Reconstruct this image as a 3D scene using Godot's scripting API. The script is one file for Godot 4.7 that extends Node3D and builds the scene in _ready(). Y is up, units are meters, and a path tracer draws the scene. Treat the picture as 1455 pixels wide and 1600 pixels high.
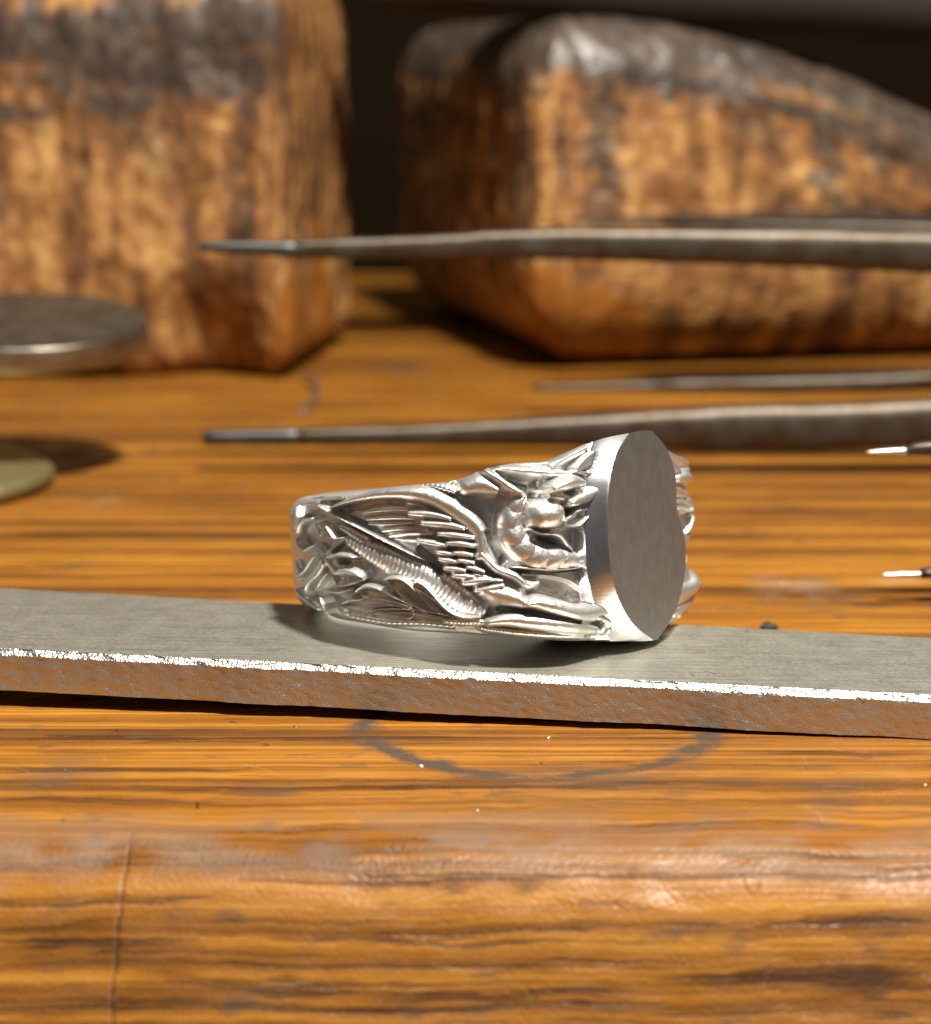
extends Node3D
# A silver signet ring on a steel bar on a jeweller's worn wooden bench. Lengths below are in millimetres; MM turns them into metres.
const MM := 0.001
var mats := {}

func _ready():
	# ---------- camera, background, lamp, exposure
	var cam := Camera3D.new(); cam.name = "camera"; add_child(cam)
	var lens := CameraAttributesPhysical.new()
	lens.frustum_focal_length = 50.0; lens.frustum_near = 0.005; lens.frustum_far = 5.0
	lens.exposure_aperture = 29.0; lens.frustum_focus_distance = 0.1405
	cam.attributes = lens
	cam.fov = 25.06; cam.near = 0.005; cam.far = 5.0
	cam.position = Vector3(0, 39.5, 150) * MM
	cam.rotation_degrees = Vector3(-11, 0, 0)
	var we := WorldEnvironment.new(); we.name = "surroundings"; add_child(we)
	var env := Environment.new()
	env.background_mode = Environment.BG_COLOR
	env.background_color = Color(0.07, 0.068, 0.066).linear_to_srgb()
	env.tonemap_mode = Environment.TONE_MAPPER_LINEAR; env.tonemap_exposure = 1.0
	env.sdfgi_enabled = true; env.ssao_enabled = true; env.ssil_enabled = true
	we.environment = env
	lamp("bench_lamp", Vector3(65, 330, 88), Vector3(0, 5, -30), 0.38, Color(1.0, 0.97, 0.92), 0.02)
	var sky := AreaLight3D.new(); sky.name = "ceiling_panel"; add_child(sky)
	sky.position = Vector3(-60, 620, -40) * MM
	sky.rotation_degrees = Vector3(-90, 0, 0)
	sky.area_size = Vector2(0.55, 0.5); sky.light_energy = 0.03; sky.light_color = Color(1.0, 0.98, 0.95)
	sky.area_range = 4.0; sky.area_attenuation = 2.0; sky.shadow_enabled = true
	# ---------- materials
	make_materials()
	# ---------- setting
	bench()
	back_board()
	# ---------- things
	wood_blocks()
	steel_bar()
	tools()
	discs()
	crumbs()
	ring()

func lamp(called, at: Vector3, to: Vector3, energy: float, tint: Color, size: float):
	var l := SpotLight3D.new(); l.name = called; add_child(l)
	l.position = at * MM
	l.look_at_from_position(at * MM, to * MM, Vector3(0, 0, -1))
	l.light_energy = energy; l.light_color = tint; l.light_size = size
	l.spot_angle = 60.0; l.spot_angle_attenuation = 0.3; l.spot_range = 3.0; l.spot_attenuation = 2.0
	l.shadow_enabled = true

# ---------------------------------------------------------------- small helpers
func tag(o, label := "", category := "", group := "", kind := ""):
	if label: o.set_meta("label", label)
	if category: o.set_meta("category", category)
	if group: o.set_meta("group", group)
	if kind: o.set_meta("kind", kind)
	return o

func base(called, at := Vector3.ZERO) -> Node3D:
	var o := Node3D.new(); o.name = called; add_child(o, true); o.position = at * MM
	return o

func put(called, mesh: Mesh, m: Material, parent = self, at := Vector3.ZERO) -> MeshInstance3D:
	var o := MeshInstance3D.new(); o.name = called; o.mesh = mesh; o.material_override = m
	o.position = at * MM
	o.cast_shadow = GeometryInstance3D.SHADOW_CASTING_SETTING_ON
	parent.add_child(o, true)
	return o

func arrays(v: PackedVector3Array, n: PackedVector3Array, uv: PackedVector2Array, ix: PackedInt32Array) -> ArrayMesh:
	var a := []; a.resize(Mesh.ARRAY_MAX)
	a[Mesh.ARRAY_VERTEX] = v; a[Mesh.ARRAY_NORMAL] = n; a[Mesh.ARRAY_TEX_UV] = uv; a[Mesh.ARRAY_INDEX] = ix
	var m := ArrayMesh.new(); m.add_surface_from_arrays(Mesh.PRIMITIVE_TRIANGLES, a)
	return m

# a sheet of nu x nv points (millimetres), smooth normals; wrap joins the last column to the first
func sheet(p: PackedVector3Array, uv: PackedVector2Array, nu: int, nv: int, wrap := false, flip := false) -> ArrayMesh:
	var v := PackedVector3Array(); v.resize(nu * nv)
	var n := PackedVector3Array(); n.resize(nu * nv)
	var ix := PackedInt32Array()
	for i in nu:
		var i0 := i - 1
		var i1 := i + 1
		if wrap:
			i0 = (i - 1 + nu) % nu; i1 = (i + 1) % nu
		else:
			i0 = maxi(i0, 0); i1 = mini(i1, nu - 1)
		for j in nv:
			var k := i * nv + j
			var du := p[i1 * nv + j] - p[i0 * nv + j]
			var dv := p[i * nv + mini(j + 1, nv - 1)] - p[i * nv + maxi(j - 1, 0)]
			var c := du.cross(dv)
			if flip: c = -c
			n[k] = c.normalized()
			v[k] = p[k] * MM
	var last := nu if wrap else nu - 1
	for i in last:
		var i1 := (i + 1) % nu
		for j in nv - 1:
			var a := i * nv + j
			var b := i1 * nv + j
			if flip:
				ix.append_array(PackedInt32Array([a, b, a + 1, b, b + 1, a + 1]))
			else:
				ix.append_array(PackedInt32Array([a, a + 1, b, b, a + 1, b + 1]))
	return arrays(v, n, uv, ix)

func noise(seed_: int, freq: float, octaves := 3, kind := FastNoiseLite.TYPE_SIMPLEX_SMOOTH) -> FastNoiseLite:
	var f := FastNoiseLite.new()
	f.seed = seed_; f.frequency = freq; f.noise_type = kind
	f.fractal_type = FastNoiseLite.FRACTAL_FBM if octaves > 1 else FastNoiseLite.FRACTAL_NONE
	f.fractal_octaves = octaves
	return f

# bytes of a noise picture w x h whose grain is stretched sx times across and sy times down
func grain(w: int, h: int, seed_: int, freq: float, sx: float, sy: float, octaves := 3) -> PackedByteArray:
	var im := noise(seed_, freq, octaves).get_image(maxi(4, int(w / sx)), maxi(4, int(h / sy)))
	im.convert(Image.FORMAT_L8)
	im.resize(w, h, Image.INTERPOLATE_CUBIC)
	return im.get_data()

func tex(data: PackedByteArray, w: int, h: int, grey := false) -> ImageTexture:
	return ImageTexture.create_from_image(Image.create_from_data(w, h, false, Image.FORMAT_L8 if grey else Image.FORMAT_RGB8, data))

# a tube along points; each row: centre, half height, half depth; squareness 2 = round, 4 = boxy
func loft(rows: Array, square := 2.4, around := 20, sub := 6, rough := 0.0, axis := Vector3.UP) -> ArrayMesh:
	var c := []
	for i in rows.size() - 1:
		var a = rows[maxi(i - 1, 0)]; var b = rows[i]; var d = rows[i + 1]; var e = rows[mini(i + 2, rows.size() - 1)]
		for k in sub:
			var t := float(k) / sub
			c.append([(b[0] as Vector3).cubic_interpolate(d[0], a[0], e[0], t), lerpf(b[1], d[1], t), lerpf(b[2], d[2], t)])
	c.append(rows[-1])
	var nz := noise(71, 0.35, 3)
	# round the two ends off
	var first = c[0]; var last = c[-1]
	c.push_front([first[0] - (c[1][0] - first[0]).normalized() * first[1] * 0.35, first[1] * 0.6, first[2] * 0.6])
	c.push_front([c[0][0] - (c[2][0] - c[1][0]).normalized() * first[1] * 0.08, 0.001, 0.001])
	c.append([last[0] + (last[0] - c[-2][0]).normalized() * last[1] * 0.35, last[1] * 0.6, last[2] * 0.6])
	c.append([c[-1][0] + (c[-1][0] - c[-2][0]).normalized() * last[1] * 0.08, 0.001, 0.001])
	var p := PackedVector3Array(); var uv := PackedVector2Array()
	for k in around:
		var t := TAU * k / around
		for i in c.size():
			var dir: Vector3 = (c[mini(i + 1, c.size() - 1)][0] - c[maxi(i - 1, 0)][0]).normalized()
			var side: Vector3 = dir.cross(axis).normalized()
			var up: Vector3 = side.cross(dir).normalized()
			var cx := signf(cos(t)) * pow(absf(cos(t)), 2.0 / square)
			var cy := signf(sin(t)) * pow(absf(sin(t)), 2.0 / square)
			var q: Vector3 = c[i][0] + side * cx * c[i][2] + up * cy * c[i][1]
			q += Vector3(nz.get_noise_3dv(q * 1.0), nz.get_noise_3dv(q + Vector3(40, 0, 0)), nz.get_noise_3dv(q + Vector3(0, 40, 0))) * rough
			p.append(q); uv.append(Vector2(float(k) / around, i * 0.1))
	return sheet(p, uv, around, c.size(), true, true)

# a turned piece: profile points (radius, height) about the y axis
func lathe(profile: Array, around := 96, wob := 0.0) -> ArrayMesh:
	var p := PackedVector3Array(); var uv := PackedVector2Array()
	var nz := noise(17, 0.25, 2)
	for k in around:
		var t := TAU * k / around
		for q in profile:
			var r: float = q.x
			var v := Vector3(cos(t) * r, q.y, sin(t) * r)
			v += Vector3(cos(t), 0.6, sin(t)) * nz.get_noise_3dv(v) * wob * minf(r, 1.0)
			p.append(v); uv.append(Vector2(v.x, v.z) * 0.03 + Vector2(0.5, 0.5))
	return sheet(p, uv, around, profile.size(), true, true)

# ---------------------------------------------------------------- materials
func metal(called, c: Color, rough: float, rough_tex: Texture2D = null, bump: Texture2D = null, bump_cm := 0.0, scale := 60.0) -> StandardMaterial3D:
	var m := StandardMaterial3D.new(); m.resource_name = called
	m.albedo_color = c.linear_to_srgb(); m.metallic = 1.0; m.roughness = rough
	m.uv1_triplanar = true; m.uv1_scale = Vector3.ONE * scale
	if rough_tex: m.roughness_texture = rough_tex
	if bump:
		m.heightmap_enabled = true; m.heightmap_texture = bump; m.heightmap_scale = bump_cm
	mats[called] = m
	return m

func make_materials():
	var w := 512
	var a := grain(w, w, 5, 0.02, 1, 1, 5)
	var b := grain(w, w, 6, 0.12, 1, 1, 3)
	var sp := grain(w, w, 9, 0.25, 1, 1, 2)
	var rough := PackedByteArray(); rough.resize(w * w)
	var hb := PackedByteArray(); hb.resize(w * w)
	var dirt := PackedByteArray(); dirt.resize(w * w * 3)
	for k in w * w:
		rough[k] = clampi(215 + (a[k] - 128) / 10 + (b[k] - 128) / 7, 120, 255)
		hb[k] = clampi(120 + (b[k] - 128) / 3 + (sp[k] - 128) / 3 + (a[k] - 128) / 4, 0, 255)
		var d := clampf((a[k] - 60) / 110.0, 0.0, 1.0)
		var e := 228 + int(27 * d)
		dirt[k * 3] = e; dirt[k * 3 + 1] = int(e * (0.96 + 0.04 * d)); dirt[k * 3 + 2] = int(e * (0.88 + 0.12 * d))
	var rt := tex(rough, w, w, true); var ht := tex(hb, w, w, true); var dt := tex(dirt, w, w)
	# brushed steel: fine lines along x
	var br := PackedByteArray(); br.resize(w * w)
	var f := grain(w, w, 21, 0.3, 30, 1, 2); var f2 := grain(w, w, 22, 0.12, 60, 1, 2)
	for k in w * w: br[k] = clampi(128 + (f[k] - 128) * 2 / 5 + (f2[k] - 128) * 2 / 5 + (sp[k] - 128) / 6, 0, 255)
	var bt := tex(br, w, w, true)
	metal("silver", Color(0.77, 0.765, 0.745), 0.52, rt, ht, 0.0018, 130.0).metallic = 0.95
	metal("polished_silver", Color(0.60, 0.62, 0.64), 0.34, rt, ht, 0.0004, 130.0)
	# the seal face: fine upright brush lines, a few scratches and pits; the bar: long scratches and small pits
	var rng := RandomNumberGenerator.new(); rng.seed = 12
	var fb := br.duplicate(); var fr := rough.duplicate()
	var bb := br.duplicate(); var bc := PackedByteArray(); bc.resize(w * w * 3)
	for k in w * w:
		var e := clampi(232 + (f[k] - 128) / 9 + (f2[k] - 128) / 9 + (sp[k] - 128) / 9, 0, 255)
		bc[k * 3] = e; bc[k * 3 + 1] = e; bc[k * 3 + 2] = int(e * 0.985)
		fr[k] = clampi(212 + (f[k] - 128) / 10 + (f2[k] - 128) / 14 + (a[k] - 128) / 10, 0, 255)
	for d in 26:
		var at := Vector2(rng.randf_range(90, 420), rng.randf_range(150, 350)); var dir := Vector2.from_angle(rng.randf_range(-0.5, 0.5))
		var few := d < 14
		if few: at = Vector2(rng.randf_range(90, 190), rng.randf_range(200, 300))   # pits towards the lower end
		for i in rng.randi_range(2, 7 if few else 26):
			at += dir
			var k := clampi(int(at.y), 0, w - 1) * w + clampi(int(at.x), 0, w - 1)
			fb[k] = 20 if few else 70; fr[k] = 130
			if few: fb[k + 1] = 30; fr[k + 1] = 120
	for d in 170:
		var at := Vector2(rng.randf_range(0, w), rng.randf_range(0, w)); var dir := Vector2.from_angle(rng.randf_range(-0.3, 0.3) if d % 4 else rng.randf_range(-PI, PI))
		var deep := rng.randi_range(20, 100); var dark := rng.randf_range(0.55, 1.0)
		for i in rng.randi_range(2, 5 if d % 3 == 0 else 30):
			at += dir
			var k := posmod(int(at.y), w) * w + posmod(int(at.x), w)
			bb[k] = deep
			for q in 3: bc[k * 3 + q] = int(bc[k * 3 + q] * dark)
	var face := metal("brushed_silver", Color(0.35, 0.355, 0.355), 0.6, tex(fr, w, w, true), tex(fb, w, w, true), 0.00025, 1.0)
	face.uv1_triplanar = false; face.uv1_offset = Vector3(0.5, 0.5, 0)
	metal("bar_top", Color(0.66, 0.645, 0.585), 0.58, rt, tex(bb, w, w, true), 0.004, 35.0).albedo_texture = tex(bc, w, w)
	metal("bar_side", Color(0.60, 0.56, 0.50), 0.46, rt, ht, 0.010, 70.0).metallic = 0.9
	metal("bar_edge", Color(0.60, 0.58, 0.53), 0.42, rt, ht, 0.022, 60.0)
	metal("tool_steel", Color(0.115, 0.10, 0.085), 0.62, rt, ht, 0.004, 22.0).albedo_texture = dt
	metal("bright_steel", Color(0.6, 0.6, 0.57), 0.45, rt, ht, 0.002, 40.0)
	metal("blued_steel", Color(0.095, 0.098, 0.095), 0.6, rt, ht, 0.003, 40.0)
	metal("dark_steel", Color(0.07, 0.06, 0.052), 0.75, rt, ht, 0.004, 20.0)
	metal("disc_steel", Color(0.36, 0.335, 0.29), 0.45, rt, tex(bb, w, w, true), 0.006, 22.0).albedo_texture = dt
	metal("brass", Color(0.36, 0.32, 0.16), 0.65, rt, ht, 0.003, 30.0)
	var soot := StandardMaterial3D.new(); soot.albedo_color = Color(0.03, 0.025, 0.02).linear_to_srgb(); soot.roughness = 0.8
	mats["soot"] = soot
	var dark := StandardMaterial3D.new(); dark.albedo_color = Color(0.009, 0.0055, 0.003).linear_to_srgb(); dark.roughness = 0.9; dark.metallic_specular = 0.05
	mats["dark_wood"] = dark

func smooth(a: float, b: float, x: float) -> float:
	var t := clampf((x - a) / (b - a), 0.0, 1.0)
	return t * t * (3.0 - 2.0 * t)

# ---------------------------------------------------------------- the bench: flat top, rounded edge, sloping front
const EDGE_Z := 31.6
const EDGE_R := 8.0
const SLOPE := 1.0   # radians the front slopes down
const NEAR := 95.0
const FAR := 480.0

func bench_point(s: float) -> Vector2:   # distance along the section, as (y, z); s is z on the flat part
	if s <= EDGE_Z: return Vector2(0, s)
	var a := (s - EDGE_Z) / EDGE_R
	if a < SLOPE: return Vector2(-EDGE_R * (1.0 - cos(a)), EDGE_Z + EDGE_R * sin(a))
	var l := (a - SLOPE) * EDGE_R
	return Vector2(-EDGE_R * (1.0 - cos(SLOPE)) - l * sin(SLOPE), EDGE_Z + EDGE_R * sin(SLOPE) + l * cos(SLOPE))

func bench():
	var W := 1536
	var H := 2048
	var band := grain(W, H, 31, 0.03, 110, 1.2, 3)
	var mid := grain(W, H, 32, 0.10, 160, 1, 3)
	var fine := grain(W, H, 33, 0.22, 90, 1, 3)
	var cloud := grain(W, H, 35, 0.012, 3, 1, 4)
	var blot := grain(W, H, 36, 0.03, 1.6, 1, 4)
	var speck := grain(W, H, 37, 0.3, 1, 1, 2)
	var col := PackedByteArray(); col.resize(W * H * 3)
	var bump := PackedByteArray(); bump.resize(W * H)
	var rgh := PackedByteArray(); rgh.resize(W * H)
	# open pores: thousands of short dark dashes along the grain; scratches: thin pale lines in any direction
	var pores := PackedByteArray(); pores.resize(W * H)
	var cuts := PackedByteArray(); cuts.resize(W * H)
	var rng := RandomNumberGenerator.new(); rng.seed = 77
	for d in 7500:
		var y := rng.randi_range(2, H - 4); var x := rng.randi_range(0, W - 1)
		if band[y * W + x] > 120 + rng.randi_range(0, 90): continue
		var n := int(rng.randf_range(12.0, 150.0)); var force := rng.randf_range(50.0, 210.0); var thick := 1 if rng.randf() < 0.6 else 2
		var yy := float(y)
		for i in n:
			yy += rng.randf_range(-0.12, 0.12)
			var e := minf(1.0, minf(i, n - i) / 8.0) * force * rng.randf_range(0.6, 1.0)
			for k in thick:
				var at := clampi(int(yy) + k, 0, H - 1) * W + (x + i) % W
				pores[at] = maxi(pores[at], int(e))
	# one long knife cut across the front edge, and a few punch dents near it
	for j in H:
		var s := 150.0 - NEAR * exp((1.0 - float(j) / (H - 1)) * log(FAR / NEAR))
		if s > 34.0 and s < 60.0:
			var at := j * W + int((-17.7 + sin(s * 0.4) * 0.12 + 80.0) / 160.0 * W)
			pores[at] = 170; pores[at + 1] = 90; cuts[at - 1] = 60
	for q in [[14.8, 37.5, 0.35], [21.7, 36.6, 0.3], [-3.6, 35.0, 0.3], [-13.4, 35.6, 0.4], [15.5, 42.5, 0.3], [11.5, 29.5, 0.5], [1.8, 28.0, 0.4]]:
		for i in 60:
			var r := Vector2.from_angle(TAU * i / 60.0 * 0.8)
			var ss: float = q[1] + r.y * q[2] * 2.0
			var j := int((1.0 - log((150.0 - ss) / NEAR) / log(FAR / NEAR)) * (H - 1))
			var at := j * W + int((q[0] + r.x * q[2] + 80.0) / 160.0 * W)
			pores[at] = 120; cuts[at + W] = 60
	for d in 900:
		var x := rng.randf_range(0, W); var y := rng.randf_range(0, H)
		var dir := Vector2.from_angle(rng.randf_range(-0.5, 0.5) if rng.randf() < 0.55 else rng.randf_range(-PI, PI))
		var bend := rng.randf_range(-0.04, 0.04); var force := rng.randf_range(40.0, 200.0)
		for i in int(rng.randf_range(4.0, 34.0)):
			x += dir.x; y += dir.y; dir = dir.rotated(bend)
			if y < 1 or y >= H - 1: break
			var at := int(y) * W + posmod(int(x), W)
			cuts[at] = maxi(cuts[at], int(force))
	# long dark streaks: x from, x to, where along the section, half width, strength
	var streaks := [
		[-24.4, -13.0, 41.00, 0.30, 0.75],
		[-24.3, -13.9, 41.60, 0.40, 0.70],
		[-17.5, -12.9, 42.10, 0.45, 0.60],
		[-15.5, -4.1, 42.70, 0.20, 0.60],
		[-6.8, 5.6, 40.80, 0.18, 0.55],
		[-0.2, 5.6, 41.80, 0.30, 0.60],
		[-5.4, 8.8, 43.20, 0.25, 0.65],
		[4.3, 9.1, 43.90, 0.25, 0.50],
		[9.5, 24.1, 42.60, 0.30, 0.75],
		[16.9, 24.0, 43.10, 0.18, 0.60],
		[3.4, 10.9, 38.40, 0.20, 0.60],
		[8.9, 24.3, 39.50, 0.30, 0.45],
		[11.5, 24.3, 40.00, 0.25, 0.60],
		[18.7, 24.2, 40.50, 0.25, 0.60],
		[-23.8, -17.6, 40.10, 0.18, 0.50],
		[-25.7, -8.0, 28.20, 0.30, 0.50],
		[-27.3, -17.6, 20.00, 0.25, 0.55],
		[4.2, 22.8, 33.20, 0.20, 0.55],
		[-15.2, 9.7, 27.30, 0.35, 0.40],
		[-20.9, -0.9, 36.00, 0.30, 0.35],
		[-7.5, 5.7, 37.10, 0.20, 0.40],
		[27.4, 35.5, -17.60, 0.85, 0.70],
		[21.1, 30.1, -25.70, 0.90, 0.45],
		[-39.8, -14.7, -43.20, 0.85, 0.40],
		[-37.5, -13.8, -31.60, 0.60, 0.40],
		[22.6, 42.7, -53.20, 0.90, 0.35],
		[20.0, 39.8, -39.10, 0.65, 0.35],
		[-41.3, -16.1, -62.70, 0.95, 0.35],
		[22.7, 45.3, -66.00, 1.00, 0.30],
		[-13.7, 7.9, -126.20, 1.05, 0.30],
		[15.7, 27.7, 21.00, 0.40, 0.50],
		[-26.6, -12.0, 23.50, 0.40, 0.45],
		[5.5, 26.0, 26.50, 0.35, 0.45],
		[-23.5, -19.3, 44.00, 0.25, 0.50],
		[-12.8, -6.7, 44.20, 0.18, 0.40],
		[19.4, 24.0, 44.10, 0.25, 0.50],
	]
	# smudges: x, s, radius x, radius s, strength (positive grey-dark, negative pale scuff)
	var smudges := [
		[26.8, -20.20, 6.3, 7.50, 0.50],
		[-9.1, -153.20, 5.9, 11.80, 0.60],
		[25.3, -23.40, 4.0, 5.55, -0.50],
		[33.6, -25.70, 3.5, 3.15, -0.50],
		[-34.8, -59.40, 3.6, 4.50, -0.40],
		[-9.3, 35.60, 14.0, 1.85, 0.40],
		[-18.3, 35.40, 8.7, 1.40, -0.35],
		[1.1, 35.40, 10.0, 1.75, -0.30],
		[17.4, 35.80, 11.0, 2.05, -0.35],
		[9.8, 25.30, 9.4, 3.60, 0.50],
		[-10.9, 27.10, 2.8, 2.30, 0.40],
		[-23.1, 24.70, 4.0, 4.80, 0.50],
		[5.9, 31.50, 10.3, 3.65, 0.30],
		[21.3, 28.20, 5.3, 4.50, 0.45],
	]
	var cd := Vector3(0.040, 0.013, 0.003)
	var cm := Vector3(0.20, 0.072, 0.006)
	var cl := Vector3(0.38, 0.170, 0.017)
	var ln := log(FAR / NEAR)
	for j in H:
		var s := 150.0 - NEAR * exp((1.0 - float(j) / (H - 1)) * ln)
		var here := []
		for q in streaks:
			if absf(s - q[2]) < q[3] * 4.0 + 0.8: here.append(q)
		var spots := []
		for q in smudges:
			if absf(s - q[1]) < q[3] * 1.6: spots.append(q)
		var ringy := absf(s - 14.5) < 14.0
		for i in W:
			var k := j * W + i
			var x := (float(i) / (W - 1) - 0.5) * 160.0
			var t: float = 0.30 * band[k] + 0.30 * mid[k] + 0.22 * fine[k] + 0.18 * cloud[k]
			t = (t / 255.0 - 0.19) * 1.75
			t -= pores[k] / 255.0 * 0.55
			var wob: float = (cloud[k] - 128) * 0.012 + (blot[k] - 128) * 0.004
			for q in here:
				var e: float = 1.0 - absf(s - q[2] - wob * 0.5) / (q[3] * (0.6 + mid[k] / 220.0))
				if e > 0.0:
					var along: float = minf(minf(x - q[0], q[1] - x) / 3.0, 1.0)
					if along > 0.0: t -= 0.62 * q[4] * minf(e * 3.0, 1.0) * along * clampf((fine[k] + mid[k] - 165) / 75.0, 0.08, 1.0)
			t = clampf(t, 0.0, 1.0)
			var c := cd.lerp(cm, t * 2.0) if t < 0.5 else cm.lerp(cl, t * 2.0 - 1.0)
			var g := 0.0
			var pale := 0.0
			for q in spots:
				var dx: float = (x - q[0]) / q[2]; var dy: float = (s - q[1]) / q[3]
				var e: float = 1.0 - dx * dx - dy * dy
				if e > 0.0:
					e = e * clampf((blot[k] - 70) / 90.0, 0.0, 1.0)
					if q[4] > 0.0: g = maxf(g, e * q[4])
					else: pale = maxf(pale, -e * q[4])
			if ringy:
				var r := Vector2(x - 4.3, (s - 14.5)).length() + wob * 0.5
				var e := 1.0 - absf(r - 10.6 + (blot[k] - 128) * 0.004) / (0.35 + speck[k] * 0.0022 + blot[k] * 0.0035)
				if e > 0.0: g = maxf(g, minf(1.0, e * 1.5) * clampf((blot[k] + cloud[k] + speck[k] * 0.4 - 150) / 150.0, 0.0, 0.92))
			if blot[k] > 178: g = maxf(g, minf((blot[k] - 178) / 80.0, 0.55))
			c = c.lerp(Vector3(0.045, 0.034, 0.026), g)
			if speck[k] > 205 and blot[k] > 120: pale = maxf(pale, (speck[k] - 205) / 120.0)
			var worn := smooth(EDGE_Z - 1.0, EDGE_Z + 1.5, s + wob) * smooth(EDGE_Z + 7.0, EDGE_Z + 4.0, s + wob) * clampf((cloud[k] * 0.6 + blot[k] * 0.5 + speck[k] * 0.25 - 128) / 90.0, 0.0, 0.5) * lerpf(1.0, 0.6, clampf(x / 20.0, 0.0, 1.0))
			c = c.lerp(Vector3(0.13, 0.082, 0.055), worn)
			pale = maxf(pale, cuts[k] / 255.0 * 0.7)
			c = c.lerp(Vector3(0.36, 0.27, 0.18), minf(pale, 1.0) * 0.5)
			col[k * 3] = int(255.0 * pow(c.x, 0.4545)); col[k * 3 + 1] = int(255.0 * pow(c.y, 0.4545)); col[k * 3 + 2] = int(255.0 * pow(c.z, 0.4545))
			bump[k] = clampi(int(120 + t * 45.0 - pores[k] * 0.22 - cuts[k] * 0.3 + (speck[k] - 128) * (0.28 + worn * 0.35) + (blot[k] - 128) * 0.22 + (fine[k] - 128) * 0.12), 0, 255)
			rgh[k] = clampi(int(118 + (blot[k] - 128) * 0.4 + (speck[k] - 128) * 0.25 - worn * 34.0 + g * 60.0 + pores[k] * 0.2), 40, 255)
	var m := StandardMaterial3D.new(); m.resource_name = "bench_wood"
	m.albedo_texture = tex(col, W, H); m.roughness = 1.0; m.roughness_texture = tex(rgh, W, H, true)
	m.heightmap_enabled = true; m.heightmap_texture = tex(bump, W, H, true); m.heightmap_scale = 0.012
	m.metallic_specular = 0.26
	mats["bench"] = m
	var nu := 401
	var nv := 321
	var p := PackedVector3Array(); var uv := PackedVector2Array()
	var nz := noise(3, 0.12, 3); var nf := noise(4, 0.9, 3)
	for i in nu:
		var x := (float(i) / (nu - 1) - 0.5) * 400.0
		for j in nv:
			var f := float(j) / (nv - 1)
			var s := 150.0 - NEAR * exp((1.0 - f) * ln)
			var q := bench_point(s)
			var e := smooth(20.0, 34.0, s)
			var y := q.x + nz.get_noise_2d(x * 0.5, s) * lerpf(0.05, 0.28, e) + nf.get_noise_2d(x * 0.5, s) * 0.13 * e
			p.append(Vector3(x, y, q.y)); uv.append(Vector2(x / 160.0 + 0.5, f))
	tag(put("bench_top", sheet(p, uv, nu, nv, false, true), m), "worn honey-coloured wooden workbench top with a rounded front edge", "", "", "structure")

func back_board():
	var b := BoxMesh.new(); b.size = Vector3(420, 260, 12) * MM
	tag(put("back_wall", b, mats["dark_wood"], self, Vector3(0, 110, -300)), "dark wooden back of the workbench behind the blocks", "", "", "structure")

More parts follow.
